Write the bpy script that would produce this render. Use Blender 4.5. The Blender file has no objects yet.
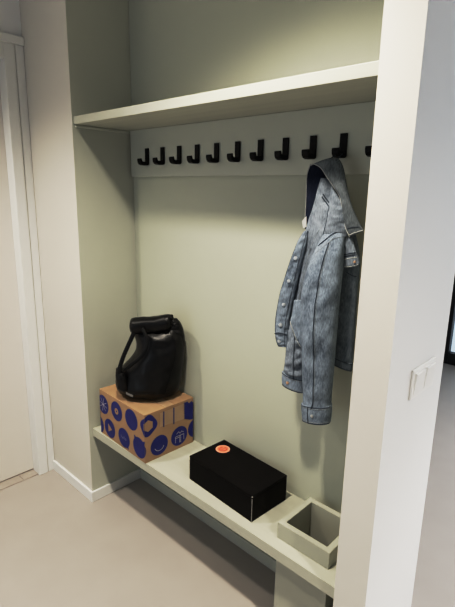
import bpy, bmesh, math, random
from mathutils import Vector, Matrix, noise

S = bpy.context.scene
COL = S.collection
R_ = random.Random(4)

# ------------------------------------------------------------------ dimensions (metres)
D = 0.3032        # alcove depth
W = 1.3773        # alcove width
XL = -0.4129      # wall with the door
PW = 1.4754       # outer face of the pier
T = 0.3825        # depth of the pier
CEIL = 2.56
BZ = 0.400        # bench top
BT = 0.040
SZ0, SZ1 = 1.8135, 1.8454
CAM = Vector((1.93405, -1.06648, 1.55249))
YAW, PITCH, ROLL, F = 0.759354, -0.234903, 0.018265, 471.2066

# ------------------------------------------------------------------ camera
cd = bpy.data.cameras.new('camera')
cam = bpy.data.objects.new('camera', cd)
COL.objects.link(cam)
fw = Vector((-math.sin(YAW)*math.cos(PITCH), math.cos(YAW)*math.cos(PITCH), math.sin(PITCH)))
r0 = Vector((math.cos(YAW), math.sin(YAW), 0))
u0 = r0.cross(fw)
rr = r0*math.cos(ROLL) + u0*math.sin(ROLL)
uu = -r0*math.sin(ROLL) + u0*math.cos(ROLL)
m = Matrix((rr, uu, -fw)).transposed().to_4x4()
m.translation = CAM
cam.matrix_world = m
cd.sensor_fit = 'HORIZONTAL'
cd.sensor_width = 36.0
cd.lens = 36.0*F/455.0
cd.clip_start = 0.02
S.camera = cam


def ray(px, py):
    return fw*F + rr*(px-227.5) - uu*(py-303.5)


def on_plane(px, py, p0, n):
    """world point where the sight line of a measured photo point meets a plane"""
    v = ray(px, py)
    t = (Vector(p0)-CAM).dot(n)/v.dot(n)
    return CAM + v*t


# ------------------------------------------------------------------ materials
def new_mat(name):
    mt = bpy.data.materials.new(name)
    mt.use_nodes = True
    nt = mt.node_tree
    b = nt.nodes['Principled BSDF']
    return mt, nt, b


def mat(name, col, rough=0.6, metal=0.0, var=0.04, scale=6.0, bump=0.0, bscale=200.0, spec=0.5, stretch=None):
    mt, nt, b = new_mat(name)
    tc = nt.nodes.new('ShaderNodeTexCoord')
    src = tc.outputs['Object']
    if stretch:
        mp = nt.nodes.new('ShaderNodeMapping')
        mp.inputs['Scale'].default_value = stretch
        nt.links.new(src, mp.inputs['Vector'])
        src = mp.outputs['Vector']
    nz = nt.nodes.new('ShaderNodeTexNoise')
    nz.inputs['Scale'].default_value = scale
    nz.inputs['Detail'].default_value = 4
    nt.links.new(src, nz.inputs['Vector'])
    cr = nt.nodes.new('ShaderNodeValToRGB')
    cr.color_ramp.elements[0].position = 0.3
    cr.color_ramp.elements[1].position = 0.7
    cr.color_ramp.elements[0].color = tuple(c*(1-var) for c in col)+(1,)
    cr.color_ramp.elements[1].color = tuple(min(1, c*(1+var)) for c in col)+(1,)
    nt.links.new(nz.outputs['Fac'], cr.inputs['Fac'])
    nt.links.new(cr.outputs['Color'], b.inputs['Base Color'])
    b.inputs['Roughness'].default_value = rough
    b.inputs['Metallic'].default_value = metal
    b.inputs['Specular IOR Level'].default_value = spec
    if bump:
        n2 = nt.nodes.new('ShaderNodeTexNoise')
        n2.inputs['Scale'].default_value = bscale
        n2.inputs['Detail'].default_value = 3
        nt.links.new(src, n2.inputs['Vector'])
        bp = nt.nodes.new('ShaderNodeBump')
        bp.inputs['Strength'].default_value = bump
        bp.inputs['Distance'].default_value = 0.002
        nt.links.new(n2.outputs['Fac'], bp.inputs['Height'])
        nt.links.new(bp.outputs['Normal'], b.inputs['Normal'])
    return mt


def denim(name, dark, light, seed=0.0, contrast=(0.31, 0.68)):
    mt, nt, b = new_mat(name)
    tc = nt.nodes.new('ShaderNodeTexCoord')
    mp = nt.nodes.new('ShaderNodeMapping')
    mp.inputs['Location'].default_value = (seed, seed*1.7, 0)
    mp.inputs['Scale'].default_value = (1, 1, 0.7)
    nt.links.new(tc.outputs['Object'], mp.inputs['Vector'])
    n1 = nt.nodes.new('ShaderNodeTexNoise')
    n1.inputs['Scale'].default_value = 19
    n1.inputs['Detail'].default_value = 5
    n1.inputs['Roughness'].default_value = 0.62
    nt.links.new(mp.outputs['Vector'], n1.inputs['Vector'])
    n2 = nt.nodes.new('ShaderNodeTexNoise')
    n2.inputs['Scale'].default_value = 330
    n2.inputs['Detail'].default_value = 4
    mp2 = nt.nodes.new('ShaderNodeMapping')
    mp2.inputs['Scale'].default_value = (1, 1, 0.22)
    nt.links.new(tc.outputs['Object'], mp2.inputs['Vector'])
    nt.links.new(mp2.outputs['Vector'], n2.inputs['Vector'])
    mx = nt.nodes.new('ShaderNodeMath')
    mx.operation = 'MULTIPLY_ADD'
    mx.inputs[1].default_value = 0.48
    nt.links.new(n2.outputs['Fac'], mx.inputs[0])
    m3 = nt.nodes.new('ShaderNodeMath')
    m3.operation = 'MULTIPLY'
    m3.inputs[1].default_value = 0.52
    nt.links.new(n1.outputs['Fac'], m3.inputs[0])
    nt.links.new(m3.outputs[0], mx.inputs[2])
    cr = nt.nodes.new('ShaderNodeValToRGB')
    cr.color_ramp.elements[0].position = contrast[0]
    cr.color_ramp.elements[1].position = contrast[1]
    cr.color_ramp.elements[0].color = tuple(dark)+(1,)
    cr.color_ramp.elements[1].color = tuple(light)+(1,)
    nt.links.new(mx.outputs[0], cr.inputs['Fac'])
    nt.links.new(cr.outputs['Color'], b.inputs['Base Color'])
    b.inputs['Roughness'].default_value = 0.9
    b.inputs['Specular IOR Level'].default_value = 0.15
    bp = nt.nodes.new('ShaderNodeBump')
    bp.inputs['Strength'].default_value = 0.35
    bp.inputs['Distance'].default_value = 0.006
    nt.links.new(mx.outputs[0], bp.inputs['Height'])
    nt.links.new(bp.outputs['Normal'], b.inputs['Normal'])
    return mt


M = {}
M['sage'] = mat('sage_paint', (0.48, 0.492, 0.43), 0.55, var=0.02, scale=3, bump=0.05, bscale=300)
M['sage_stand'] = mat('sage_painted_board', (0.37, 0.373, 0.318), 0.5, var=0.03, scale=12, bump=0.06, bscale=200)
M['sage_bench'] = mat('sage_painted_bench', (0.405, 0.406, 0.345), 0.5, var=0.05, scale=30, bump=0.15, bscale=60, stretch=(0.06, 1, 1))
M['sage_back'] = mat('sage_wall_paint', (0.445, 0.458, 0.388), 0.6, var=0.02, scale=2, bump=0.05, bscale=250)
M['sage_wood'] = mat('sage_painted_wood', (0.46, 0.462, 0.392), 0.5, var=0.05, scale=30, bump=0.15, bscale=60, stretch=(0.06, 1, 1))
M['cream'] = mat('cream_wall_paint', (0.60, 0.575, 0.525), 0.7, var=0.015, scale=3, bump=0.06, bscale=350)
M['white'] = mat('white_wall_paint', (0.74, 0.745, 0.75), 0.7, var=0.012, scale=3, bump=0.05, bscale=350)
M['trimwhite'] = mat('white_lacquer', (0.72, 0.72, 0.70), 0.4, var=0.015, scale=5)
M['door'] = mat('door_lacquer', (0.68, 0.645, 0.60), 0.45, var=0.012, scale=4)
M['plastic'] = mat('switch_plastic', (0.78, 0.78, 0.77), 0.3, var=0.01)
M['floor'] = mat('poured_floor', (0.350, 0.325, 0.305), 0.45, var=0.03, scale=5, bump=0.03, bscale=120, spec=0.35)
M['sill'] = mat('threshold_stone', (0.34, 0.31, 0.28), 0.55, var=0.06, scale=15)
M['ceil'] = mat('ceiling_paint', (0.75, 0.74, 0.72), 0.8, var=0.01)
M['hook'] = mat('black_powder_coat', (0.003, 0.003, 0.0035), 0.5, var=0.1, scale=40, spec=0.15)
M['frame'] = mat('black_window_frame', (0.006, 0.006, 0.007), 0.4, var=0.1)
M['card'] = mat('brown_cardboard', (0.30, 0.205, 0.125), 0.8, var=0.07, scale=14, bump=0.08, bscale=150, spec=0.2)
M['cardtape'] = mat('clear_tape_on_cardboard', (0.31, 0.225, 0.145), 0.3, var=0.08, scale=20)
M['navy'] = mat('navy_print', (0.016, 0.019, 0.135), 0.6, var=0.12, scale=25, spec=0.3)
M['print_light'] = mat('pale_print', (0.36, 0.34, 0.38), 0.7, var=0.05)
M['print_grey'] = mat('faded_blue_print', (0.13, 0.14, 0.26), 0.7, var=0.05)
M['blackbox'] = mat('black_box_board', (0.0055, 0.005, 0.005), 0.55, var=0.15, scale=30, spec=0.05)
M['edge'] = mat('worn_box_edge', (0.30, 0.29, 0.27), 0.7, var=0.3, scale=60)
M['orange'] = mat('orange_sticker', (0.72, 0.17, 0.09), 0.5, var=0.05, scale=60)
M['orange_pale'] = mat('pale_sticker_ring', (0.70, 0.30, 0.21), 0.5, var=0.04)
M['orange_dark'] = mat('dark_sticker_mark', (0.42, 0.07, 0.03), 0.5, var=0.04)
M['leather'] = mat('black_leather', (0.0035, 0.0035, 0.004), 0.36, var=0.3, scale=25, bump=0.35, bscale=130, spec=0.28)
M['leather_dull'] = mat('black_strap_leather', (0.003, 0.003, 0.0035), 0.5, var=0.2, scale=40, spec=0.2)
M['silver'] = mat('brushed_metal', (0.55, 0.54, 0.52), 0.35, metal=0.8, var=0.1, scale=60)
M['denim'] = denim('washed_denim', (0.060, 0.078, 0.108), (0.29, 0.34, 0.40), 0.3)
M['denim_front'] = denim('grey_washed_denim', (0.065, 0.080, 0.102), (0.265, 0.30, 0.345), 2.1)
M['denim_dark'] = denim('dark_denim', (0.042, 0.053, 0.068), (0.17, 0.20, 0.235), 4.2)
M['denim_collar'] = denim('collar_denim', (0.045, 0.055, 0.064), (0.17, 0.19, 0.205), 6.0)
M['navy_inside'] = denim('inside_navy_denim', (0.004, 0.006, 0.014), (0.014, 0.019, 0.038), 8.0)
M['seam_dark'] = mat('dark_seam', (0.040, 0.050, 0.066), 0.9, var=0.2, scale=80, spec=0.1)
M['seam_light'] = mat('pale_seam', (0.36, 0.37, 0.36), 0.9, var=0.15, scale=120, spec=0.1)
M['seam_mid'] = mat('faded_seam', (0.22, 0.24, 0.26), 0.9, var=0.2, scale=120, spec=0.1)
M['button'] = mat('nickel_button', (0.50, 0.51, 0.51), 0.35, metal=0.6, var=0.15, scale=150)
M['copper'] = mat('copper_button', (0.55, 0.36, 0.24), 0.4, metal=0.5, var=0.15, scale=150)

gm, gnt, gb = new_mat('window_glass')
gb.inputs['Base Color'].default_value = (0.9, 0.95, 1, 1)
gb.inputs['Roughness'].default_value = 0.02
gt = gnt.nodes.new('ShaderNodeBsdfTransparent')
gx = gnt.nodes.new('ShaderNodeMixShader')
gx.inputs['Fac'].default_value = 0.07
gnt.links.new(gt.outputs[0], gx.inputs[1])
gnt.links.new(gb.outputs[0], gx.inputs[2])
gnt.links.new(gx.outputs[0], gnt.nodes['Material Output'].inputs['Surface'])
M['glass'] = gm


# ------------------------------------------------------------------ mesh helpers
def obj(name, bm, mt, parent=None, kind=None, smooth=False):
    me = bpy.data.meshes.new(name)
    bm.normal_update()
    bm.to_mesh(me)
    bm.free()
    for q in (mt if isinstance(mt, (list, tuple)) else [mt]):
        me.materials.append(q)
    if smooth:
        for p in me.polygons:
            p.use_smooth = True
    o = bpy.data.objects.new(name, me)
    COL.objects.link(o)
    if parent is not None:
        o.parent = parent
        o.matrix_parent_inverse = Matrix.Translation(-parent.location)
    if kind:
        o['kind'] = kind
    return o


def tag(o, label, cat, group=None):
    o['label'] = label
    o['category'] = cat
    if group:
        o['group'] = group
    return o


def empty(name, loc, label, cat, group=None):
    o = bpy.data.objects.new(name, None)
    o.empty_display_size = 0.05
    o.location = loc
    COL.objects.link(o)
    return tag(o, label, cat, group)


def box(bm, x0, x1, y0, y1, z0, z1, bevel=0.0, seg=2):
    g = bmesh.ops.create_cube(bm, size=1.0)
    vs = g['verts']
    for v in vs:
        v.co = Vector(((x0+x1)/2+v.co.x*(x1-x0), (y0+y1)/2+v.co.y*(y1-y0), (z0+z1)/2+v.co.z*(z1-z0)))
    if bevel:
        es = list({e for v in vs for e in v.link_edges})
        bmesh.ops.bevel(bm, geom=es, offset=bevel, segments=seg, profile=0.5, affect='EDGES')
    return bm


def bx(*a, **k):
    return box(bmesh.new(), *a, **k)


def struct(name, bm, mt, parent=None, smooth=False):
    return obj(name, bm, mt, parent, None if parent else 'structure', smooth)


def tube(bm, pts, rad, seg=8, flat=None):
    """round (or flattened) tube along points; flat=(normal vector, ratio)"""
    pts = [Vector(p) for p in pts]
    rings = []
    for i, p in enumerate(pts):
        t = (pts[min(i+1, len(pts)-1)]-pts[max(i-1, 0)]).normalized()
        if flat:
            n = Vector(flat[0])
            n = (n-t*n.dot(t)).normalized()
        else:
            n = t.orthogonal().normalized() if not rings else (pn-t*pn.dot(t)).normalized()
        pn = n
        b = t.cross(n)
        rn = rad*(flat[1] if flat else 1)
        rings.append([bm.verts.new(p+n*math.cos(a)*rn+b*math.sin(a)*rad)
                      for a in (2*math.pi*k/seg for k in range(seg))])
    for i in range(len(rings)-1):
        for k in range(seg):
            bm.faces.new((rings[i][k], rings[i][(k+1) % seg], rings[i+1][(k+1) % seg], rings[i+1][k]))
    bm.faces.new(rings[0][::-1])
    bm.faces.new(rings[-1])
    bmesh.ops.recalc_face_normals(bm, faces=bm.faces)
    return bm


def cr_interp(rows, t):
    """Catmull-Rom through a list of tuples"""
    n = len(rows)-1
    x = min(max(t, 0), 1)*n
    i = min(int(x), n-1)
    f = x-i
    p0, p1, p2, p3 = rows[max(i-1, 0)], rows[i], rows[i+1], rows[min(i+2, n)]
    out = []
    for a, b, c, d in zip(p0, p1, p2, p3):
        out.append(0.5*(2*b+(c-a)*f+(2*a-5*b+4*c-d)*f*f+(3*b-a-3*c+d)*f**3))
    return out


# ------------------------------------------------------------------ the setting
struct('floor', bx(-1.2, 4.6, -3.2, 3.6, -0.10, 0.0), M['floor'])
struct('ceiling', bx(-1.2, 4.6, -3.2, 3.6, CEIL, CEIL+0.08), M['ceil'])


def plain_wall(name, boxes, mt, face_mats=None):
    bm = bmesh.new()
    for b in boxes:
        box(bm, *b)
    o = struct(name, bm, mt)
    if face_mats:
        for p in o.data.polygons:
            p.material_index = face_mats(p)
    return o


# chase left of the alcove: cream in front, sage inside the alcove
plain_wall('wall_front', [(XL, 0, 0, T, 0, CEIL)], [M['cream'], M['sage']],
           lambda p: 1 if p.normal.x > 0.5 else 0)
plain_wall('wall_back', [(0, W, D, T, 0, CEIL)], [M['sage_back'], M['white']],
           lambda p: 0 if p.normal.y < -0.5 else 1)
plain_wall('wall_right', [(W, PW, 0, T, 0, CEIL)], [M['cream'], M['sage'], M['white']],
           lambda p: 1 if p.normal.x < -0.5 else (2 if (p.normal.x > 0.5 or p.normal.y > .5) else 0))
# the wall with the door, running towards the viewer
DY0, DY1 = -0.092, -0.925
plain_wall('wall_left', [(XL-0.12, XL, DY0+0.005, T, 0, CEIL), (XL-0.12, XL, -3.2, DY1-0.005, 0, CEIL),
                         (XL-0.12, XL, DY1-0.005, DY0+0.005, 2.13, CEIL)], M['white'])
# far wall with the tall black window
WX0, WX1, WZ1 = 0.47, 2.9, 2.25
plain_wall('wall_far', [(-1.2, WX0, 3.41, 3.55, 0, CEIL), (WX1, 4.6, 3.41, 3.55, 0, CEIL),
                        (WX0, WX1, 3.41, 3.55, WZ1, CEIL)], M['white'])
plain_wall('wall_side', [(4.5, 4.6, 0.6, 3.41, 0, CEIL)], M['white'])

wb = bmesh.new()
for a in [(WX0, WX0+0.085, 3.40, 3.47, 0.005, WZ1), (WX1-0.085, WX1, 3.40, 3.47, 0.005, WZ1),
          (WX0+0.085, WX1-0.085, 3.40, 3.47, 0.005, 0.115), (WX0+0.085, WX1-0.085, 3.40, 3.47, WZ1-0.09, WZ1),
          (1.64, 1.73, 3.40, 3.47, 0.115, WZ1-0.09)]:
    box(wb, *a, bevel=0.004)
win = struct('window_1', wb, M['frame'])
for x0, x1 in ((WX0+0.085, 1.64), (1.73, WX1-0.085)):
    obj('pane', bx(x0, x1, 3.43, 3.442, 0.115, WZ1-0.09), M['glass'], win)

# alcove back lining: thin panels that stop short of the side wall
for z0, z1, n in ((0.0, SZ0, 'trim_1'), (SZ1, CEIL, 'trim_2')):
    struct(n, bx(0.012, W-0.004, D-0.004, D, z0, z1, bevel=0.0008), M['sage_back'])
struct('trim_3', bx(0.0005, 0.010, 0.012, D-0.005, SZ0-0.012, SZ0-0.0005, bevel=0.003), M['sage'])

# door in the left wall
dbm = bx(XL-0.105, XL-0.063, DY1, DY0+0.022, 0.009, 2.112, bevel=0.002)
dr = struct('door_1', dbm, M['door'])
hb = bmesh.new()
tube(hb, [(XL-0.063, DY1+0.07, 1.05), (XL-0.018, DY1+0.07, 1.05), (XL-0.012, DY1+0.085, 1.05), (XL-0.012, DY1+0.19, 1.05)], 0.009)
obj('door_handle', hb, M['silver'], dr, smooth=True)
# casing with a step, a groove and a ledge over the head
cb = bmesh.new()
for y0, y1 in ((-0.094, -0.002), (DY1-0.09, DY1+0.002)):
    box(cb, XL-0.062, XL+0.013, y0, y1 if y0 < -0.5 else -0.046, 0.0, 2.182, bevel=0.0015)
    if y0 > -0.5:
        box(cb, XL, XL+0.005, -0.046, -0.040, 0.0, 2.182)
        box(cb, XL, XL+0.010, -0.040, -0.001, 0.0, 2.182, bevel=0.002)
box(cb, XL-0.062, XL+0.013, DY1+0.002, -0.094, 2.115, 2.182, bevel=0.0015)
struct('trim_4', cb, M['trimwhite'])
struct('trim_5', bx(XL, XL+0.024, DY1-0.10, -0.001, 2.182, 2.218, bevel=0.003), M['trimwhite'])
sb = bmesh.new()
yy = DY1
while yy < -0.10:
    box(sb, XL-0.115, XL-0.002, yy, min(yy+0.148, -0.094), 0.0, 0.004, bevel=0.001)
    yy += 0.15
struct('trim_6', sb, M['sill'])

# skirting
BH = 0.056
struct('baseboard_front', bx(XL+0.011, 0.012, -0.012, 0.0, 0, BH, bevel=0.002), M['trimwhite'])
struct('baseboard_left', bx(0.0, 0.012, 0.0, D-0.0045, 0, BH, bevel=0.002), M['trimwhite'])
struct('baseboard_back', bx(0.012, 1.05, D-0.016, D-0.0045, 0, BH, bevel=0.002), M['sage'])

# ------------------------------------------------------------------ fitted pieces of the alcove
sh = obj('wall_shelf', bx(0.0005, W-0.0005, 0.007, D-0.0002, SZ0, SZ1, bevel=0.0015), M['sage_wood'])
tag(sh, 'long sage green wooden shelf spanning the alcove above the row of hooks', 'shelf')
rl = obj('hook_rail', bx(0.0125, W-0.001, D-0.020, D-0.0042, 1.608, SZ0-0.0005, bevel=0.0015), M['sage'])
tag(rl, 'wide sage painted board under the shelf carrying the black hooks', 'hook rail')

# bench with a square cut-out for the tall box that stands through it
PX0, PX1, PY0, PY1, PZ = 1.114, 1.316, 0.066, 0.258, 0.460
bb = bmesh.new()
y0b, y1b = 0.0187, D-0.0045
xs = [0.0005, PX0-0.0008, PX1+0.0008, W-0.0005]
ys = [y0b, PY0-0.0008, PY1+0.0008, y1b]
vt = {}
for zi, z in enumerate((BZ-BT, BZ)):
    for i, x in enumerate(xs):
        for j, y in enumerate(ys):
            vt[i, j, zi] = bb.verts.new((x, y, z))
for i in range(3):
    for j in range(3):
        if (i, j) == (1, 1):
            continue
        bb.faces.new([vt[i, j, 1], vt[i+1, j, 1], vt[i+1, j+1, 1], vt[i, j+1, 1]])
        bb.faces.new([vt[i, j, 0], vt[i, j+1, 0], vt[i+1, j+1, 0], vt[i+1, j, 0]])
for i in range(3):
    bb.faces.new([vt[i, 0, 0], vt[i+1, 0, 0], vt[i+1, 0, 1], vt[i, 0, 1]])
    bb.faces.new([vt[i, 3, 0], vt[i, 3, 1], vt[i+1, 3, 1], vt[i+1, 3, 0]])
    bb.faces.new([vt[0, i, 0], vt[0, i, 1], vt[0, i+1, 1], vt[0, i+1, 0]])
    bb.faces.new([vt[3, i, 0], vt[3, i+1, 0], vt[3, i+1, 1], vt[3, i, 1]])
ring = [(1, 1), (2, 1), (2, 2), (1, 2)]
for k in range(4):
    a, b = ring[k], ring[(k+1) % 4]
    bb.faces.new([vt[a[0], a[1], 0], vt[a[0], a[1], 1], vt[b[0], b[1], 1], vt[b[0], b[1], 0]])
bmesh.ops.recalc_face_normals(bb, faces=bb.faces)
bench = obj('bench', bb, M['sage_bench'])
tag(bench, 'long sage green wooden bench board spanning the bottom of the alcove', 'bench')

# tall open box (umbrella stand) standing on the floor through the bench
pb = bmesh.new()
wt = 0.021
o_ = [(PX0, PY0), (PX1, PY0), (PX1, PY1), (PX0, PY1)]
i_ = [(PX0+wt, PY0+wt), (PX1-wt, PY0+wt), (PX1-wt, PY1-wt), (PX0+wt, PY1-wt)]
ob = [pb.verts.new((x, y, 0.0)) for x, y in o_]
ot = [pb.verts.new((x, y, PZ)) for x, y in o_]
it = [pb.verts.new((x, y, PZ)) for x, y in i_]
ib = [pb.verts.new((x, y, 0.03)) for x, y in i_]
for k in range(4):
    q = (k+1) % 4
    pb.faces.new([ob[k], ob[q], ot[q], ot[k]])
    pb.faces.new([ot[k], ot[q], it[q], it[k]])
    pb.faces.new([it[k], it[q], ib[q], ib[k]])
pb.faces.new(ob[::-1])
pb.faces.new(ib)
bmesh.ops.recalc_face_normals(pb, faces=pb.faces)
bmesh.ops.bevel(pb, geom=[e for e in pb.edges if all(abs(v.co.z-PZ) < 1e-5 for v in e.verts)], offset=0.0012, segments=2, affect='EDGES')
us = obj('umbrella_stand', pb, M['sage_stand'])
tag(us, 'square open-topped sage green box standing through the right end of the bench', 'umbrella stand')

# ------------------------------------------------------------------ hooks
def hook_mesh():
    prof = [(0.0, 0.075), (-0.0065, 0.075), (-0.0065, 0.020), (-0.0085, 0.0175), (-0.012, 0.0165), (-0.034, 0.0170),
            (-0.037, 0.0185), (-0.0415, 0.0305), (-0.0485, 0.029), (-0.0495, 0.022), (-0.0475, 0.012),
            (-0.042, 0.005), (-0.032, 0.0015), (-0.012, 0.001), (-0.004, 0.003), (0.0, 0.007)]
    bm = bmesh.new()
    w = 0.0125
    A = [bm.verts.new((-w, y, z)) for y, z in prof]
    B = [bm.verts.new((w, y, z)) for y, z in prof]
    bm.faces.new(A)
    bm.faces.new(B[::-1])
    n = len(prof)
    for k in range(n):
        bm.faces.new([A[k], B[k], B[(k+1) % n], A[(k+1) % n]])
    bmesh.ops.recalc_face_normals(bm, faces=bm.faces)
    bmesh.ops.bevel(bm, geom=[e for e in bm.edges if abs(e.verts[0].co.x-e.verts[1].co.x) < 1e-6], offset=0.0012, segments=2, affect='EDGES')
    return bm


RAILF = D-0.020
hk = obj('coat_hook', hook_mesh(), M['hook'])
ords = ['first', 'second', 'third', 'fourth', 'fifth', 'sixth', 'seventh', 'eighth', 'ninth', 'tenth', 'eleventh']
for i in range(11):
    o = hk if i == 0 else hk.copy()
    if i:
        COL.objects.link(o)
    o.location = (0.141+0.1105*i, RAILF, 1.655)
    if i == 9:
        lb = 'black J-shaped metal coat hook that the denim jacket hangs from'
    elif i == 10:
        lb = 'black J-shaped metal coat hook half hidden behind the right pier'
    elif i == 0:
        lb = 'black J-shaped metal coat hook nearest the left side wall of the alcove'
    elif i == 8:
        lb = 'empty black J-shaped coat hook directly left of the hook with the jacket'
    else:
        lb = 'empty black J-shaped metal coat hook, %s from the left end of the rail' % ords[i]
    tag(o, lb, 'coat hook', 'row of black coat hooks on the rail')

# ------------------------------------------------------------------ light switch on the pier end
sw = empty('light_switch', (PW, 0.2165, 1.050), 'white double rocker light switch on the bright end face of the right pier', 'light switch')
Y0, Y1, Z0, Z1 = 0.138, 0.295, 1.006, 1.094
fb = bmesh.new()
box(fb, PW, PW+0.007, Y0, Y1, Z0, Z1, bevel=0.003, seg=3)
obj('switch_frame', fb, M['plastic'], sw)
ym = (Y0+Y1)/2
for a, b in ((Y0+0.012, ym-0.006), (ym+0.006, Y1-0.012)):
    kb = bmesh.new()
    kb_v = [(PW+0.0065, a, Z0+0.012), (PW+0.0065, b, Z0+0.012), (PW+0.0065, b, Z1-0.012), (PW+0.0065, a, Z1-0.012),
            (PW+0.0085, a+0.001, Z0+0.013), (PW+0.0085, b-0.001, Z0+0.013), (PW+0.0135, b-0.001, Z1-0.013), (PW+0.0135, a+0.001, Z1-0.013)]
    vv = [kb.verts.new(c) for c in kb_v]
    for f in ((0, 3, 2, 1), (4, 5, 6, 7), (0, 1, 5, 4), (1, 2, 6, 5), (2, 3, 7, 6), (3, 0, 4, 7)):
        kb.faces.new([vv[k] for k in f])
    bmesh.ops.recalc_face_normals(kb, faces=kb.faces)
    bmesh.ops.bevel(kb, geom=kb.edges[:], offset=0.0006, segments=1, affect='EDGES')
    obj('rocker', kb, M['plastic'], sw)

# ------------------------------------------------------------------ cardboard box
CX0, CX1, CY0, CY1, CZ0, CZ1 = 0.064, 0.436, 0.015, 0.285, BZ, 0.627
cbx = empty('cardboard_box', ((CX0+CX1)/2, (CY0+CY1)/2, CZ0), 'brown cardboard parcel box with navy printed circles on the left end of the bench', 'cardboard box')
obj('carton', bx(CX0, CX1, CY0, CY1, CZ0, CZ1, bevel=0.002), M['card'], cbx)
# top flaps seam and tape
tb = bmesh.new()
box(tb, CX0+0.001, CX1-0.001, (CY0+CY1)/2-0.024, (CY0+CY1)/2+0.024, CZ1, CZ1+0.0004)
obj('packing_tape', tb, M['cardtape'], cbx)


def clip(poly, axis, val, keep_less):
    out = []
    for k in range(len(poly)):
        a, b = poly[k], poly[(k+1) % len(poly)]
        ia = (a[axis] <= val) == keep_less or a[axis] == val
        ib_ = (b[axis] <= val) == keep_less or b[axis] == val
        if ia:
            out.append(a)
        if ia != ib_:
            t = (val-a[axis])/(b[axis]-a[axis])
            out.append(tuple(a[j]+(b[j]-a[j])*t for j in range(2)))
    return out


CU = CX1-CX0            # the unfolded strip: u from 0 along the front, past CU along the right side


def fold(u, v, off):
    if u <= CU:
        return Vector((CX0+u, CY0-off, CZ0+v))
    return Vector((CX1+off, CY0+(u-CU), CZ0+v))


def print_poly(poly, mt, off=0.0006, parent=None, name='printed_motif', holes=None):
    """flat printed shape on the unfolded front + right side of the carton"""
    made = None
    bm = bmesh.new()
    poly = clip(poly, 1, 0.002, False)
    poly = clip(poly, 1, CZ1-CZ0-0.002, True)
    poly = clip(poly, 0, 0.002, False)
    poly = clip(poly, 0, CU+CY1-CY0-0.002, True)
    done = False
    for less in (True, False):
        q = clip(poly, 0, CU, less)
        if len(q) < 3 or max(p[0] for p in q)-min(p[0] for p in q) < 1e-4:
            continue
        vs = []
        for p in q:
            uq = p[0]
            if less:
                c = fold(min(uq, CU), p[1], off)
            else:
                c = Vector((CX1+off, CY0+max(uq-CU, 0), CZ0+p[1]))
            vs.append(bm.verts.new(c))
        f = bm.faces.new(vs)
        want = Vector((0, -1, 0)) if less else Vector((1, 0, 0))
        f.normal_update()
        if f.normal.dot(want) < 0:
            f.normal_flip()
        done = True
    if not done:
        bm.free()
        return None
    bmesh.ops.triangulate(bm, faces=bm.faces[:])
    return obj(name, bm, mt, parent or cbx)


CROT = math.radians(-2.0)          # the carton stands slightly askew
CNEAR = Vector((CX1, CY0, CZ0))


def face_uv(px, py, side):
    ex = Vector((math.cos(CROT), math.sin(CROT), 0))
    ey = Vector((-math.sin(CROT), math.cos(CROT), 0))
    p = on_plane(px, py, CNEAR, ey if side == 0 else ex)-CNEAR
    return CU+(p.dot(ex) if side == 0 else p.dot(ey)), p.z


def circle(u, v, r, n=40, sy=1.0, bumps=None):
    out = []
    for k in range(n):
        a = 2*math.pi*k/n
        q = r
        if bumps:
            q = r*bumps(a)
        out.append((u+q*math.cos(a), v+q*math.sin(a)*sy))
    return out


RC = 0.0465
def cc(x, y):   # crop of the photo -> photo frame
    return 80+x/3.468, 300+y/3.468


# front row above: crossed lines, ring with a dot, plain disc
u, v = face_uv(*cc(81, 362), 0)
o = print_poly(circle(u, v, RC), M['navy'])
for a in (0.5, 1.35, 2.2, 2.9):
    dx, dy = math.cos(a)*0.034, math.sin(a)*0.034
    nx, ny = -math.sin(a)*0.0013, math.cos(a)*0.0013
    print_poly([(u-dx+nx, v-dy+ny), (u-dx-nx, v-dy-ny), (u+dx-nx, v+dy-ny), (u+dx+nx, v+dy+ny)], M['print_light'], 0.0010, o, 'motif_lines')
u, v = face_uv(*cc(127, 386), 0)
o = print_poly(circle(u, v, RC), M['navy'])
print_poly(circle(u, v, 0.0155), M['card'], 0.0010, o, 'motif_dot')
print_poly(circle(u+0.001, v, 0.0045), M['navy'], 0.0014, o, 'motif_centre')
u, v = face_uv(*cc(178, 415), 0)
o = print_poly(circle(u, v, RC*1.04), M['navy'])
# lower row: part disc, play sign, speech balloon, eared head
u, v = face_uv(*cc(66, 427), 0)
print_poly(circle(u, v, RC), M['navy'])
u, v = face_uv(*cc(104, 445), 0)
o = print_poly(circle(u, v, RC), M['navy'])
print_poly([(u-0.013, v-0.021), (u+0.021, v), (u-0.013, v+0.021)], M['card'], 0.0010, o, 'motif_play')
u, v = face_uv(*cc(153, 478), 0)
o = print_poly(circle(u, v, RC), M['navy'])
print_poly([(u+0.014, v-0.036), (u+0.036, v-0.046), (u+0.033, v-0.020)], M['navy'], 0.00055, o, 'balloon_tail')


def text_strokes(parent, u, v, h, strokes, mt):
    for (x0, y0, x1, y1) in strokes:
        a = math.atan2(y1-y0, x1-x0)
        nx, ny = -math.sin(a)*0.0012, math.cos(a)*0.0012
        print_poly([(u+x0*h+nx, v+y0*h+ny), (u+x0*h-nx, v+y0*h-ny), (u+x1*h-nx, v+y1*h-ny), (u+x1*h+nx, v+y1*h+ny)], mt, 0.0010, parent, 'motif_lettering')


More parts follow.
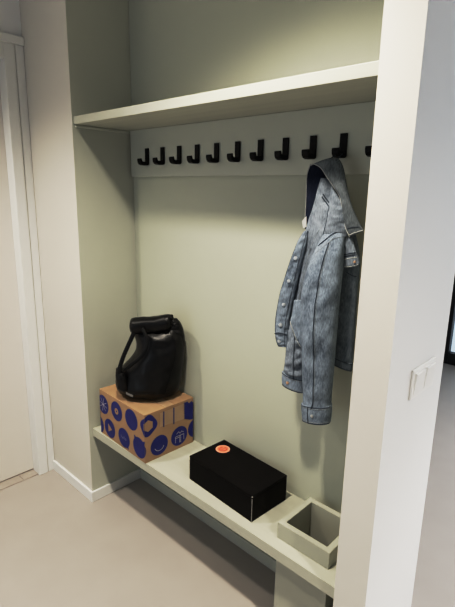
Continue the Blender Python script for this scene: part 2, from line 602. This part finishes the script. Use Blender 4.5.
# small pale hand lettering 'hallo' in the balloon
text_strokes(o, u-0.024, v-0.007, 0.016,
             [(0, 0, 0, 1), (0, .5, .45, .5), (.45, 0, .45, .5), (.7, 0, .95, .6), (.95, .6, 1.15, 0), (.8, .25, 1.1, .25),
              (1.45, 0, 1.45, 1), (1.8, 0, 1.8, 1), (2.15, .05, 2.15, .55), (2.15, .55, 2.6, .55), (2.6, .55, 2.6, .05), (2.6, .05, 2.15, .05)], M['print_grey'])
u, v = face_uv(*cc(206, 512), 0)
ears = lambda a: 1.0+0.30*math.exp(-((a-2.25)/0.10)**2)+0.30*math.exp(-((a-0.80)/0.10)**2)
print_poly(circle(u, v, RC*1.03, n=90, bumps=ears), M['navy'])

# right side: blob with a hexagonal hole (wraps the corner), tape, flag, smile, gift, part disc
u, v = face_uv(*cc(236, 437), 1)
blob = lambda a: 1.0+0.07*math.cos(4*a+0.6)
o = print_poly(circle(u, v, RC*0.98, n=60, bumps=blob, sy=1.03), M['navy'])
print_poly([(u+0.027*math.cos(k*math.pi/3+0.5), v+0.027*math.sin(k*math.pi/3+0.5)) for k in range(6)], M['card'], 0.0011, o, 'motif_hexagon')
u, v = face_uv(*cc(275, 503), 1)
o = print_poly(circle(u, v, RC), M['navy'])
sm = [(u+0.027*math.cos(a), v+0.027*math.sin(a)) for a in [math.radians(200+14*k) for k in range(11)]]
sm += [(u+0.0245*math.cos(a), v+0.0245*math.sin(a)) for a in [math.radians(340-14*k) for k in range(11)]]
for k in range(10):
    print_poly([sm[k], sm[k+1], sm[20-k], sm[21-k]], M['print_light'], 0.0010, o, 'motif_smile')
u, v = face_uv(*cc(344, 471), 1)
o = print_poly(circle(u, v, RC), M['navy'])
text_strokes(o, u-0.022, v-0.028, 0.02,
             [(0, 0, 0, 1.5), (0, 1.5, 2.4, 1.5), (2.4, 1.5, 2.4, .1), (1.2, 1.5, 1.2, -.3), (1.5, 1.5, 1.5, -.3), (0, 1.1, 1.2, 1.1),
              (.3, 2.1, .9, 2.5), (.9, 2.5, 1.3, 2.0), (1.3, 2.0, 1.8, 2.4), (1.8, 2.4, 2.3, 2.0)], M['print_light'])
u, v = face_uv(*cc(394, 444), 1)
print_poly(circle(u+0.012, v, RC), M['navy'])
# flag shape near the back edge
pp = [face_uv(*cc(a, b), 1) for a, b in ((360, 357), (372, 352), (378, 358), (386, 350), (392, 355), (400, 353), (400, 410), (380, 415), (361, 412))]
print_poly(pp, M['navy'])
# strip of clear tape with two dark bars
pp = [face_uv(*cc(a, b), 1) for a, b in ((278, 393), (362, 358), (362, 412), (278, 440))]
o = print_poly(pp, M['cardtape'], 0.0006, None, 'side_tape')
for a0, b0, a1, b1 in ((290, 386, 290, 440), (325, 373, 325, 430)):
    (ua, va), (ub, vb) = face_uv(*cc(a0, b0), 1), face_uv(*cc(a1, b1), 1)
    print_poly([(ua-0.003, va), (ua+0.003, va), (ub+0.003, vb), (ub-0.003, vb)], M['navy'], 0.0011, o, 'tape_bar')

_c = Vector(cbx.location)-CNEAR
cbx.rotation_euler.z = CROT
cbx.location = CNEAR + Matrix.Rotation(CROT, 3, 'Z') @ _c

# ------------------------------------------------------------------ black box
BX0, BX1, BY0, BY1, BZ1 = 0.652, 1.003, 0.059, 0.250, 0.507
kb = empty('black_box', ((BX0+BX1)/2, (BY0+BY1)/2, BZ), 'closed black cardboard box with a round orange sticker lying on the bench', 'box')
obj('tray', bx(BX0, BX1, BY0, BY1, BZ, BZ1-0.011, bevel=0.0015), M['blackbox'], kb)
obj('lid', bx(BX0-0.001, BX1+0.001, BY0-0.001, BY1+0.001, BZ1-0.0105, BZ1, bevel=0.003), M['blackbox'], kb)
for x, y, z0, z1, r in ((BX1+0.0003, BY0-0.0003, BZ+0.001, BZ1-0.012, 0.0012), (BX0-0.0002, BY0-0.0003, BZ+0.004, BZ1-0.02, 0.0009)):
    o = obj('worn_edge', tube(bmesh.new(), [(x, y, z0), (x, y, z1)], r, 6), M['edge'], kb)
    o['label'] = 'scuffed pale vertical edge'
for y in (BY0+0.0005, BY1-0.0005):
    eb = bmesh.new()
    bmesh.ops.create_uvsphere(eb, u_segments=8, v_segments=6, radius=0.0028, matrix=Matrix.Translation((BX1-0.0005, y, BZ1-0.004)))
    obj('worn_corner', eb, M['edge'], kb)
SX, SY = 0.705, 0.193
def disc(r, z, h, n=40):
    bm = bmesh.new()
    bmesh.ops.create_cone(bm, cap_ends=True, segments=n, radius1=r, radius2=r, depth=h, matrix=Matrix.Translation((SX, SY, z+h/2)))
    return bm
st = obj('sticker', disc(0.0300, BZ1, 0.0006), M['orange_pale'], kb)
st['label'] = 'round orange sticker'
obj('sticker_centre', disc(0.0235, BZ1+0.0006, 0.0003), M['orange'], st)
gb_ = bmesh.new()
ca, sa = math.cos(YAW), math.sin(YAW)
def sp(x, y):
    return (SX+x*ca-y*sa, SY+x*sa+y*ca, BZ1+0.0011)
tube(gb_, [sp(0.016*math.cos(a), 0.016*math.sin(a)) for a in [math.radians(180+18*k) for k in range(11)]], 0.0016, 6)
tube(gb_, [sp(-0.012, 0.009), sp(-0.005, 0.011), sp(-0.002, 0.006)], 0.0016, 6)
tube(gb_, [sp(0.004, 0.004), sp(0.010, 0.009), sp(0.013, 0.005)], 0.0016, 6)
tube(gb_, [sp(-0.015, 0.000), sp(-0.004, -0.004), sp(0.004, -0.002)], 0.0015, 6)
obj('sticker_mark', gb_, M['orange_dark'], st)


# the box lies slightly askew: turn it about its near corner
_n = Vector((BX1, BY0, BZ))
_c = Vector(kb.location)-_n
kb.rotation_euler.z = math.radians(-3.0)
kb.location = _n + Matrix.Rotation(math.radians(-3.0), 3, 'Z') @ _c


# ------------------------------------------------------------------ soft goods: lofted pieces
class Piece:
    """closed lofted piece; rows = (Lx, Ly, Rx, Ry, half depth, forward offset)"""
    def __init__(self, rows, p0, phi, power=0.8, wr=0.004, wscale=(26, 9), seed=0.0, curl=0.0):
        self.rows, self.p0, self.phi = rows, Vector(p0), phi
        self.w = Vector((math.cos(phi), math.sin(phi), 0))
        self.n = Vector((math.sin(phi), -math.cos(phi), 0))
        self.power, self.wr, self.ws, self.seed, self.curl = power, wr, wscale, seed, curl

    def frame(self, t):
        lx, ly, rx, ry, b, off = cr_interp(self.rows, t)
        base = self.p0+self.n*off
        A = on_plane(lx, ly, base, self.n)
        B = on_plane(rx, ry, base, self.n)
        return (A+B)/2, (B-A)/2, b

    def point(self, t, ang, extra=0.0):
        c, h, b = self.frame(t)
        ca, sa = math.cos(ang), math.sin(ang)
        sg = 1 if sa > 0 else -1
        s = abs(sa)**self.power*sg
        p = c+h*ca+self.n*(b*s)
        q = Vector((ang*3.0/3.0*(h.length*self.ws[0]), t*self.ws[1], self.seed))
        wn = noise.noise(q)+0.5*noise.noise(q*2.3)
        edge = 0.25+0.75*abs(sa)
        fade = min(1.0, b/0.02)
        return p+self.n*(self.wr*wn*edge*fade*sg)+self.n*extra*max(sa, 0.2)

    def surf(self, t, u, extra=0.0):
        """front point, u = -1 (left) .. 1 (right)"""
        return self.point(t, math.acos(max(-1, min(1, u))), extra)

    def mesh(self, nt=44, na=40):
        bm = bmesh.new()
        rings = [[bm.verts.new(self.point(i/(nt-1), 2*math.pi*k/na)) for k in range(na)] for i in range(nt)]
        for i in range(nt-1):
            for k in range(na):
                bm.faces.new((rings[i][k], rings[i][(k+1) % na], rings[i+1][(k+1) % na], rings[i+1][k]))
        for rg in (rings[0], rings[-1]):
            c = bm.verts.new(sum((v.co for v in rg), Vector())/na)
            for k in range(na):
                bm.faces.new((rg[k], rg[(k+1) % na], c))
        bmesh.ops.recalc_face_normals(bm, faces=bm.faces)
        return bm

    def line(self, tu, rad, extra=0.0, n=24, seg=6, bm=None):
        bm = bm or bmesh.new()
        rad, extra = rad*0.8, extra*0.5
        pts = []
        for k in range(n):
            t, u = cr_interp(tu, k/(n-1))
            pts.append(self.surf(t, u, extra))
        return tube(bm, pts, rad, seg)


def button(pos, n, r, mt, parent, name='button'):
    bm = bmesh.new()
    rot = Vector(n).to_track_quat('Z', 'Y').to_matrix().to_4x4()
    mtx = Matrix.Translation(pos) @ rot
    bmesh.ops.create_cone(bm, cap_ends=True, segments=18, radius1=r, radius2=r*0.75, depth=0.004, matrix=mtx)
    bmesh.ops.create_cone(bm, cap_ends=True, segments=14, radius1=r*0.5, radius2=r*0.35, depth=0.002, matrix=mtx @ Matrix.Translation((0, 0, 0.0025)))
    return obj(name, bm, mt, parent)


# ---------------- denim jacket
JP = (1.149, 0.236, 1.6)
JPHI = 0.30
jk = empty('denim_jacket', (1.142, 0.238, 1.672), 'faded blue denim jacket hanging by its collar from a black hook', 'jacket')


def piece(name, rows, mt, parent=jk, **k):
    nt = k.pop('nt', 44)
    p = Piece(rows, JP, JPHI, **k)
    o = obj(name, p.mesh(nt), mt, parent, smooth=True)
    return p, o


# dark rear body on the right
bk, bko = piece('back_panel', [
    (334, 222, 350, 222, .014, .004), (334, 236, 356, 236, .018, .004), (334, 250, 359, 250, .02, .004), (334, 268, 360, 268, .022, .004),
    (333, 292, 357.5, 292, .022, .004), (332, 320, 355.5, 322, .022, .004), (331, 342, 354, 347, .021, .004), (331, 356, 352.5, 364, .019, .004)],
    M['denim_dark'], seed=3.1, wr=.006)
p, o = piece('waistband', [(331, 354, 353, 363, .021, .004), (331, 358, 352.5, 367, .022, .004), (331, 362, 352, 371, .020, .004)], M['denim_dark'], seed=4, wr=.002, nt=10)
b_ = p.line([(.1, -.95), (.1, 0), (.1, .97)], .0016, .001)
p.line([(.85, -.95), (.85, 0), (.85, .97)], .0014, .001, bm=b_)
obj('seam', b_, M['seam_dark'], o, smooth=True)
b_ = bk.line([(.45, .1), (.47, .5), (.48, .85)], .0015, .001)
obj('seam', b_, M['seam_dark'], bko, smooth=True)

# front body, from the yoke at the neck down to the hem
fp, fpo = piece('front_panel', [
    (321, 178, 327, 178, .010, .028), (317.5, 190, 337, 190, .018, .026), (314, 204, 343, 204, .024, .024), (309, 219, 346, 219, .028, .024),
    (304.5, 235, 348, 235, .030, .024), (301, 255, 346, 256, .030, .024), (296.5, 276, 342, 278, .030, .024), (293, 300, 338, 302, .029, .024),
    (289.5, 322, 334, 325, .027, .024), (287.5, 345, 330, 349, .024, .024)], M['denim_front'], seed=7.3, wr=.010, nt=70, wscale=(30, 9))
# dark piece of lining edge / label at the neck
b_ = fp.line([(.145, -.25), (.19, .05), (.225, .32)], .0024, .001)
fp.line([(.165, -.34), (.21, -.02), (.245, .25)], .0022, .001, bm=b_)
obj('neck_seam', b_, M['seam_dark'], fpo, smooth=True)
b_ = fp.line([(.33, .1), (.42, -.28), (.55, -.55), (.75, -.62), (.99, -.6)], .0010, .0003)
obj('seam', b_, M['seam_mid'], fpo, smooth=True)
# pleats of the front
b_ = fp.line([(.5, -.8), (.7, -.78), (.98, -.76)], .0013, .001)
obj('seam', b_, M['seam_dark'], fpo, smooth=True)

# button placket
pl, plo = piece('button_placket', [
    (304, 231, 308, 231, .006, .050), (297.5, 242, 307, 241, .010, .050), (291.5, 257, 303.5, 256, .012, .050), (285.5, 275, 299.5, 273, .012, .050),
    (280, 293, 295.5, 291, .012, .050), (276.3, 312, 291, 311, .011, .050), (275, 326, 288.5, 327, .011, .050), (275.5, 338, 288, 340, .010, .050), (278, 346, 287, 347, .007, .050)],
    M['denim'], seed=11, wr=.008, nt=80, wscale=(40, 24))
for t in (.26, .42, .575, .73, .90):
    q = pl.surf(t, -.05 if t < .8 else -.3, .001)
    button(q, pl.n, .0066, M['button'], plo)
b_ = pl.line([(.06, .55), (.4, .62), (.97, .6)], .0011, .001)
obj('seam', b_, M['seam_dark'], plo, smooth=True)
b_ = pl.line([(.03, -.9), (.3, -.9), (.6, -.9), (.97, -.8)], .0009, .0005)
obj('seam', b_, M['seam_dark'], plo, smooth=True)
# second hem fold at the bottom of the placket
b_ = pl.line([(.82, -.95), (.80, 0), (.82, .95)], .0018, .001)
obj('seam', b_, M['seam_dark'], plo, smooth=True)

# welt pocket with a pale edge
pk, pko = piece('pocket_welt', [
    (294, 300, 304, 300, .006, .060), (292, 314, 305, 314, .008, .060), (290.5, 323, 305, 326, .009, .060), (296, 338, 305, 340, .008, .060), (301, 347, 305, 347, .005, .060)],
    M['denim'], seed=13, wr=.002)
b_ = pk.line([(.45, -.98), (.62, -.85), (.78, -.9), (1.0, -.9)], .0020, .001)
obj('seam', b_, M['seam_light'], pko, smooth=True)

# far sleeve below the pocket
s2, s2o = piece('sleeve', [
    (288.5, 322, 304, 324, .020, .034), (287.5, 338, 306, 338, .026, .036), (286, 354, 307, 354, .027, .036), (284.5, 366, 306, 370, .026, .036), (283.5, 373, 305, 380, .025, .036)],
    M['denim_front'], seed=17, wr=.008)
c2, c2o = piece('cuff', [(282.6, 371, 305, 379, .027, .036), (282.2, 377, 305, 386, .028, .036), (282.8, 383, 305, 392, .027, .036)], M['denim'], parent=s2o, seed=19, wr=.002, nt=12)
b_ = c2.line([(.04, -.95), (.04, 0), (.04, .9)], .0016, .001)
c2.line([(.97, -.95), (.97, 0), (.97, .9)], .0016, .001, bm=b_)
obj('seam', b_, M['seam_dark'], c2o, smooth=True)
b_ = s2.line([(.05, .1), (.5, .0), (.98, .2)], .0022, .001)
obj('seam', b_, M['seam_dark'], s2o, smooth=True)
b_ = c2.line([(.15, -.95), (.15, 0), (.15, .9)], .0012, .001)
c2.line([(.85, -.95), (.85, 0), (.85, .9)], .0012, .001, bm=b_)
obj('stitching', b_, M['seam_mid'], c2o, smooth=True)
button(c2.surf(.5, -.30, .001), c2.n, .0058, M['copper'], c2o)

# near sleeve
sl, slo = piece('sleeve', [
    (324, 233, 345, 230, .016, .046), (317, 247, 344.5, 246, .030, .052), (309.5, 264, 343, 264, .038, .056), (304.5, 281, 341.5, 282, .041, .060), (301.2, 301, 339.5, 302, .042, .062),
    (300.8, 322, 337.5, 324, .041, .064), (302, 346, 335.5, 348, .038, .064), (302.8, 372, 333.5, 374, .035, .064), (303.2, 395, 331.5, 397, .033, .064), (303.2, 405, 331, 407, .032, .064)],
    M['denim'], seed=23, wr=.008, nt=90, wscale=(20, 9))
cf, cfo = piece('cuff', [(301.8, 402.5, 331.8, 405, .034, .064), (302, 410, 331.6, 413, .036, .064), (303, 418.5, 330.5, 422, .034, .064)], M['denim'], parent=slo, seed=29, wr=.002, nt=12)
b_ = cf.line([(.03, -.97), (.03, 0), (.03, .97)], .0017, .001)
cf.line([(.97, -.97), (.97, 0), (.97, .97)], .0017, .001, bm=b_)
cf.line([(.0, -.40), (.5, -.42), (1, -.40)], .0018, .001, bm=b_)
obj('seam', b_, M['seam_dark'], cfo, smooth=True)
b_ = cf.line([(.14, -.95), (.14, 0), (.14, .95)], .0012, .001)
cf.line([(.86, -.95), (.86, 0), (.86, .95)], .0012, .001, bm=b_)
obj('stitching', b_, M['seam_mid'], cfo, smooth=True)
button(cf.surf(.52, -.10, .001), cf.n, .0062, M['button'], cfo)
b_ = sl.line([(.08, -.05), (.25, -.06), (.45, -.05), (.60, -.10), (.78, -.10), (.90, -.08), (1, -.25)], .0019, .0012, n=40)
obj('seam', b_, M['seam_dark'], slo, smooth=True)
b_ = sl.line([(.08, .05), (.25, .03), (.45, .03), (.60, -.02), (.78, -.02), (.90, -.0)], .0009, .0006, n=40)
obj('seam', b_, M['seam_mid'], slo, smooth=True)
b_ = sl.line([(.10, -.85), (.05, -.3), (.015, .2), (.01, .9)], .0022, .0012)
obj('seam', b_, M['seam_dark'], slo, smooth=True)
b_ = sl.line([(.15, -.80), (.10, -.3), (.06, .2), (.05, .85)], .0010, .0008)
obj('seam', b_, M['seam_mid'], slo, smooth=True)

# shoulder fold between sleeve and collar
pc, pco = piece('shoulder', [
    (331, 186, 341, 200, .008, .050), (329, 205, 345, 208, .014, .050), (326, 222, 347, 222, .016, .050), (322, 238, 348, 236, .014, .048)],
    M['denim_front'], seed=31, wr=.005)
b_ = pc.line([(.35, -.9), (.7, -.9), (.98, -.95)], .0014, .001)
obj('seam', b_, M['seam_dark'], pco, smooth=True)

# chest pocket flap on the right
fl, flo = piece('pocket_flap', [
    (343.5, 238, 352, 238, .005, .044), (343.5, 251, 355.5, 249, .006, .044), (343, 258, 357.5, 255, .007, .044), (343, 265, 359.8, 263, .007, .044), (344, 267, 356, 267, .004, .044)],
    M['denim_front'], seed=37, wr=.002)
b_ = fl.line([(.38, -.95), (.36, 0), (.38, .95)], .0020, .001)
fl.line([(.47, -.95), (.45, 0), (.47, .95)], .0016, .001, bm=b_)
obj('seam', b_, M['seam_dark'], flo, smooth=True)
b_ = fl.line([(.95, -.9), (.92, 0), (.80, .9)], .0013, .001)
fl.line([(.56, -.9), (.55, 0), (.56, .9)], .0013, .001, bm=b_)
obj('seam', b_, M['seam_light'], flo, smooth=True)
button(fl.surf(.68, .45, .001), fl.n, .0042, M['copper'], flo)

# collar: dark inside and the turned-down outside
ci, cio = piece('collar_inside', [
    (310.5, 164, 320, 165, .006, .012), (307.5, 174, 327, 172, .010, .012), (306.7, 188, 327, 186, .012, .012), (306.2, 203, 322, 203, .012, .012),
    (305.5, 217, 315, 217, .011, .012), (305, 229, 310, 229, .006, .012)], M['navy_inside'], seed=41, wr=.003)
b_ = ci.line([(.0, -.9), (.2, -.99), (.5, -1), (.75, -1), (.95, -.95)], .0022, .002)
obj('piping', b_, M['seam_light'], cio, smooth=True)
co, coo = piece('collar', [
    (310.5, 165.5, 324, 159.5, .006, .040), (314, 164.2, 333, 157.5, .009, .042), (321, 168, 339.5, 159.5, .011, .046), (327, 177, 343.5, 168, .012, .050), (333.5, 186.5, 346.5, 183, .012, .054), (339.5, 196, 349.5, 197, .012, .057),
    (342, 206, 353, 208.5, .011, .058), (343.5, 219, 358, 219.5, .011, .058), (346, 228, 361.5, 226.5, .010, .057), (349.5, 237, 364, 231, .006, .056)], M['denim_collar'], seed=43, wr=.006, nt=60)
b_ = co.line([(0, -.9), (.12, -.97), (.3, -.99), (.5, -1), (.7, -1), (.85, -1), (1, -.95)], .0021, .003, n=48)
obj('piping', b_, M['seam_light'], coo, smooth=True)
b_ = co.line([(.97, -.9), (.965, 0), (.97, .95)], .0018, .001)
obj('piping', b_, M['seam_light'], coo, smooth=True)
b_ = co.line([(.90, -.85), (.885, 0), (.89, .8)], .0013, .001)
obj('seam', b_, M['seam_dark'], coo, smooth=True)
# hanging loop that goes over the hook
lp = bmesh.new()
hx = 0.141+0.1105*9
q0 = co.surf(.14, .55, .001)
q1 = co.surf(.22, .75, .001)
tube(lp, [q0, Vector((hx-0.009, RAILF-0.017, 1.6695)), Vector((hx, RAILF-0.020, 1.6705)), Vector((hx+0.010, RAILF-0.020, 1.669)), q1], .002, 8)
obj('hanging_loop', lp, M['seam_dark'], jk, smooth=True)
# little white care label peeking out on the left
lb_ = bmesh.new()
a = on_plane(301.8, 221, Vector(JP)+fp.n*.03, fp.n)
b = on_plane(306.5, 216, Vector(JP)+fp.n*.03, fp.n)
c = on_plane(306.5, 227, Vector(JP)+fp.n*.03, fp.n)
d = on_plane(303, 228, Vector(JP)+fp.n*.03, fp.n)
f = lb_.faces.new([lb_.verts.new(x) for x in (a, b, c, d)])
bmesh.ops.solidify(lb_, geom=[f], thickness=0.001)
o = obj('care_label', lb_, M['trimwhite'], jk)
o['label'] = 'small white care label'

# ------------------------------------------------------------------ black leather backpack on the cardboard box
GP = (0.275, 0.150, CZ1)
GPHI = 0.70
bg = empty('backpack', GP, 'black leather roll-top backpack standing on the cardboard box', 'backpack')


def gpiece(name, rows, mt, parent=bg, **k):
    nt = k.pop('nt', 50)
    p = Piece(rows, GP, GPHI, **k)
    return p, obj(name, p.mesh(nt, 56), mt, parent, smooth=True)


body, bodyo = gpiece('bag_body', [
    (121, 390, 178, 391, .092, 0), (117.2, 384, 180, 385, .106, 0), (116.8, 376, 181.5, 377, .110, 0), (121.5, 367, 183, 367, .108, 0), (130, 358, 184.3, 357, .104, 0),
    (136, 349, 184.8, 347, .098, 0), (137, 341, 184.6, 338, .088, 0), (134.5, 333, 182.5, 331, .074, 0), (133, 326, 178.5, 325, .052, 0), (134.5, 320, 175.5, 318.5, .026, 0)],
    M['leather'], power=.9, wr=.011, wscale=(11, 4.5), seed=5.2)
# seat the base on the carton
zmin = CZ1+0.0012
for v in bodyo.data.vertices:
    if v.co.z < zmin+0.014:
        v.co.z = zmin if v.co.z < zmin+0.007 else zmin+(v.co.z-zmin-0.007)*2
# rolled top
roll = bmesh.new()
A = on_plane(131.5, 324.5, Vector(GP)+body.n*.045, body.n)
B = on_plane(171, 320.5, Vector(GP)+body.n*.045, body.n)
ax = (B-A).normalized()
n_ = body.n
up = Vector((0, 0, 1))
rg = []
NR = 28
for i in range(14):
    s = i/13
    c = A.lerp(B, s)
    row = []
    for k in range(NR):
        th = 2*math.pi*k/NR
        wob = 1+0.10*noise.noise(Vector((s*4, math.cos(th)*1.3, math.sin(th)*1.3)))
        r = (0.032 if 0 < i < 13 else 0.028)*wob
        sag = 0.010*math.sin(math.pi*s)+0.006*noise.noise(Vector((s*5, 3.3, 0)))
        zz = math.sin(th)*r*(1.25 if math.sin(th) < 0 else 0.95)
        row.append(roll.verts.new(c+n_*(math.cos(th)*r*1.15)+up*(zz-(sag if math.sin(th) < 0 else sag*0.3))))
    rg.append(row)
for i in range(13):
    for k in range(NR):
        roll.faces.new((rg[i][k], rg[i][(k+1) % NR], rg[i+1][(k+1) % NR], rg[i+1][k]))
roll.faces.new(rg[0])
roll.faces.new(rg[-1])
bmesh.ops.recalc_face_normals(roll, faces=roll.faces)
ro = obj('roll_top', roll, M['leather'], bg, smooth=True)
# spiral of leather at the open end
spb = bmesh.new()
pts = []
for k in range(34):
    th = 0.6+k*0.30
    r = 0.025-k*0.0006
    pts.append(B+ax*0.003+n_*math.cos(th)*r*1.1+up*math.sin(th)*r)
tube(spb, pts, 0.004, 8)
obj('rolled_edge', spb, M['leather_dull'], ro, smooth=True)
# back rim behind the roll on the right
rim, rimo = gpiece('bag_rim', [(158, 319, 177, 318.5, .02, .018), (158, 324, 181, 324, .03, .016), (158, 334, 184, 333, .036, .012), (160, 346, 185, 346, .03, .008)], M['leather'], wr=.006, seed=9.9)
# strap bowing out on the left and its tab at the base
spn = body.n


def gp(x, y, off):
    return on_plane(x, y, Vector(GP)+spn*off, spn)


sb2 = bmesh.new()
spts = [cr_interp([(136, 326, .060), (132.5, 336, .075), (127.5, 347, .085), (122.5, 359, .095), (119.5, 370, .100), (119.5, 380, .100)], k/19) for k in range(20)]
tube(sb2, [gp(*q) for q in spts], 0.0095, 10, flat=(spn, 0.35))
obj('shoulder_strap', sb2, M['leather_dull'], bg, smooth=True)
sb2 = bmesh.new()
spts = [cr_interp([(142, 328, .085), (146.5, 338, .100), (146, 349, .112), (140, 358, .118), (131, 365, .118), (123, 372, .110)], k/19) for k in range(20)]
tube(sb2, [gp(*q) for q in spts], 0.008, 10, flat=(spn, 0.35))
obj('shoulder_strap', sb2, M['leather_dull'], bg, smooth=True)
tabp, tabo = gpiece('strap_tab', [(116.3, 368, 126, 371, .022, .075), (116, 376, 128, 378, .030, .080), (117.5, 387, 130, 390, .026, .080)], M['leather'], wr=.003, nt=16, seed=2.2)
# stitched seams on the front
b_ = body.line([(.06, -.62), (.10, -.3), (.12, .1), (.10, .5), (.06, .8)], .0022, .002)
obj('seam', b_, M['leather_dull'], bodyo, smooth=True)
b_ = body.line([(.05, .62), (.3, .70), (.6, .72), (.85, .6)], .0022, .002)
obj('seam', b_, M['leather_dull'], bodyo, smooth=True)
# small metal plate low on the front
mp_ = bmesh.new()
q = [gp(126.2, 392.0, .118), gp(133.2, 395.2, .118), gp(132.9, 397.4, .118), gp(126.0, 394.2, .118)]
f = mp_.faces.new([mp_.verts.new(x) for x in q])
bmesh.ops.solidify(mp_, geom=[f], thickness=0.002)
o = obj('metal_plate', mp_, M['silver'], bodyo)
o['label'] = 'small silver plate'


# ------------------------------------------------------------------ light
def spot(name, loc, power, col, size_deg, blend, rad, target=None):
    l = bpy.data.lights.new(name, 'SPOT')
    l.energy = power
    l.color = col
    l.spot_size = math.radians(size_deg)
    l.spot_blend = blend
    l.shadow_soft_size = rad
    o = bpy.data.objects.new(name, l)
    o.location = loc
    if target:
        o.rotation_euler = (Vector(target)-Vector(loc)).to_track_quat('-Z', 'Y').to_euler()
    COL.objects.link(o)
    return o


def area(name, loc, target, sx, sy, power, col):
    l = bpy.data.lights.new(name, 'AREA')
    l.shape = 'RECTANGLE'
    l.size, l.size_y = sx, sy
    l.energy = power
    l.color = col
    o = bpy.data.objects.new(name, l)
    o.location = loc
    o.rotation_euler = (Vector(target)-Vector(loc)).to_track_quat('-Z', 'Y').to_euler()
    COL.objects.link(o)
    return o


WARM = (1.0, 0.912, 0.785)
spot('ceiling_or_fill_spot', (1.05, -0.52, 2.52), 155, WARM, 131, 0.9, 0.06)
spot('ceiling_or_fill_spot', (-0.14, -1.0, 2.52), 105, WARM, 122, 0.9, 0.06)
spot('ceiling_or_fill_spot', (3.0, -0.54, 2.52), 220, WARM, 132, 0.9, 0.045)
spot('ceiling_or_fill_spot', (2.75, 1.5, 2.52), 220, (1.0, 0.94, 0.88), 104, 0.6, 0.05)  # fill spot, added to brighten the floor of the room beyond; invented fixture
# added cool fill behind the camera to lift the shade under the bench
area('hall_fill', (0.7, -3.0, 1.0), (0.7, 0.0, 0.15), 1.6, 1.7, 12, (0.85, 0.92, 1.0))
# daylight from the tall windows of the room beyond
area('window_daylight', (3.2, 3.1, 1.5), (1.9, 0.3, -1.6), 1.6, 1.6, 50, (0.86, 0.93, 1.0))

w = bpy.data.worlds.new('world')
S.world = w
w.use_nodes = True
bgn = w.node_tree.nodes['Background']
wt_ = w.node_tree
# a bright sky on the garden side (+y), dim hallway light from everywhere else
tcw = wt_.nodes.new('ShaderNodeTexCoord')
sx = wt_.nodes.new('ShaderNodeSeparateXYZ')
wt_.links.new(tcw.outputs['Generated'], sx.inputs[0])
mr = wt_.nodes.new('ShaderNodeMapRange')
mr.interpolation_type = 'SMOOTHSTEP'
mr.inputs['From Min'].default_value = 0.15
mr.inputs['From Max'].default_value = 0.75
mr.inputs['To Min'].default_value = 0.12
mr.inputs['To Max'].default_value = 0.95
wt_.links.new(sx.outputs['Y'], mr.inputs['Value'])
wt_.links.new(mr.outputs[0], bgn.inputs['Strength'])
bgn.inputs['Color'].default_value = (0.66, 0.83, 1.0, 1)

S.view_settings.view_transform = 'Standard'
S.view_settings.look = 'None'
S.view_settings.exposure = 0.0

# the phone's tone curve: slightly deeper shadows
S.view_settings.use_curve_mapping = True
cm = S.view_settings.curve_mapping
cm.clip_max_x = 3.0
cm.use_clip = True
cv = cm.curves[3]
cv.points[-1].location = (2.6, 1.0)
for x, y in ((0.05, 0.028), (0.16, 0.110), (0.50, 0.52), (0.85, 0.735), (1.4, 0.87)):
    cv.points.new(x, y)
cm.update()
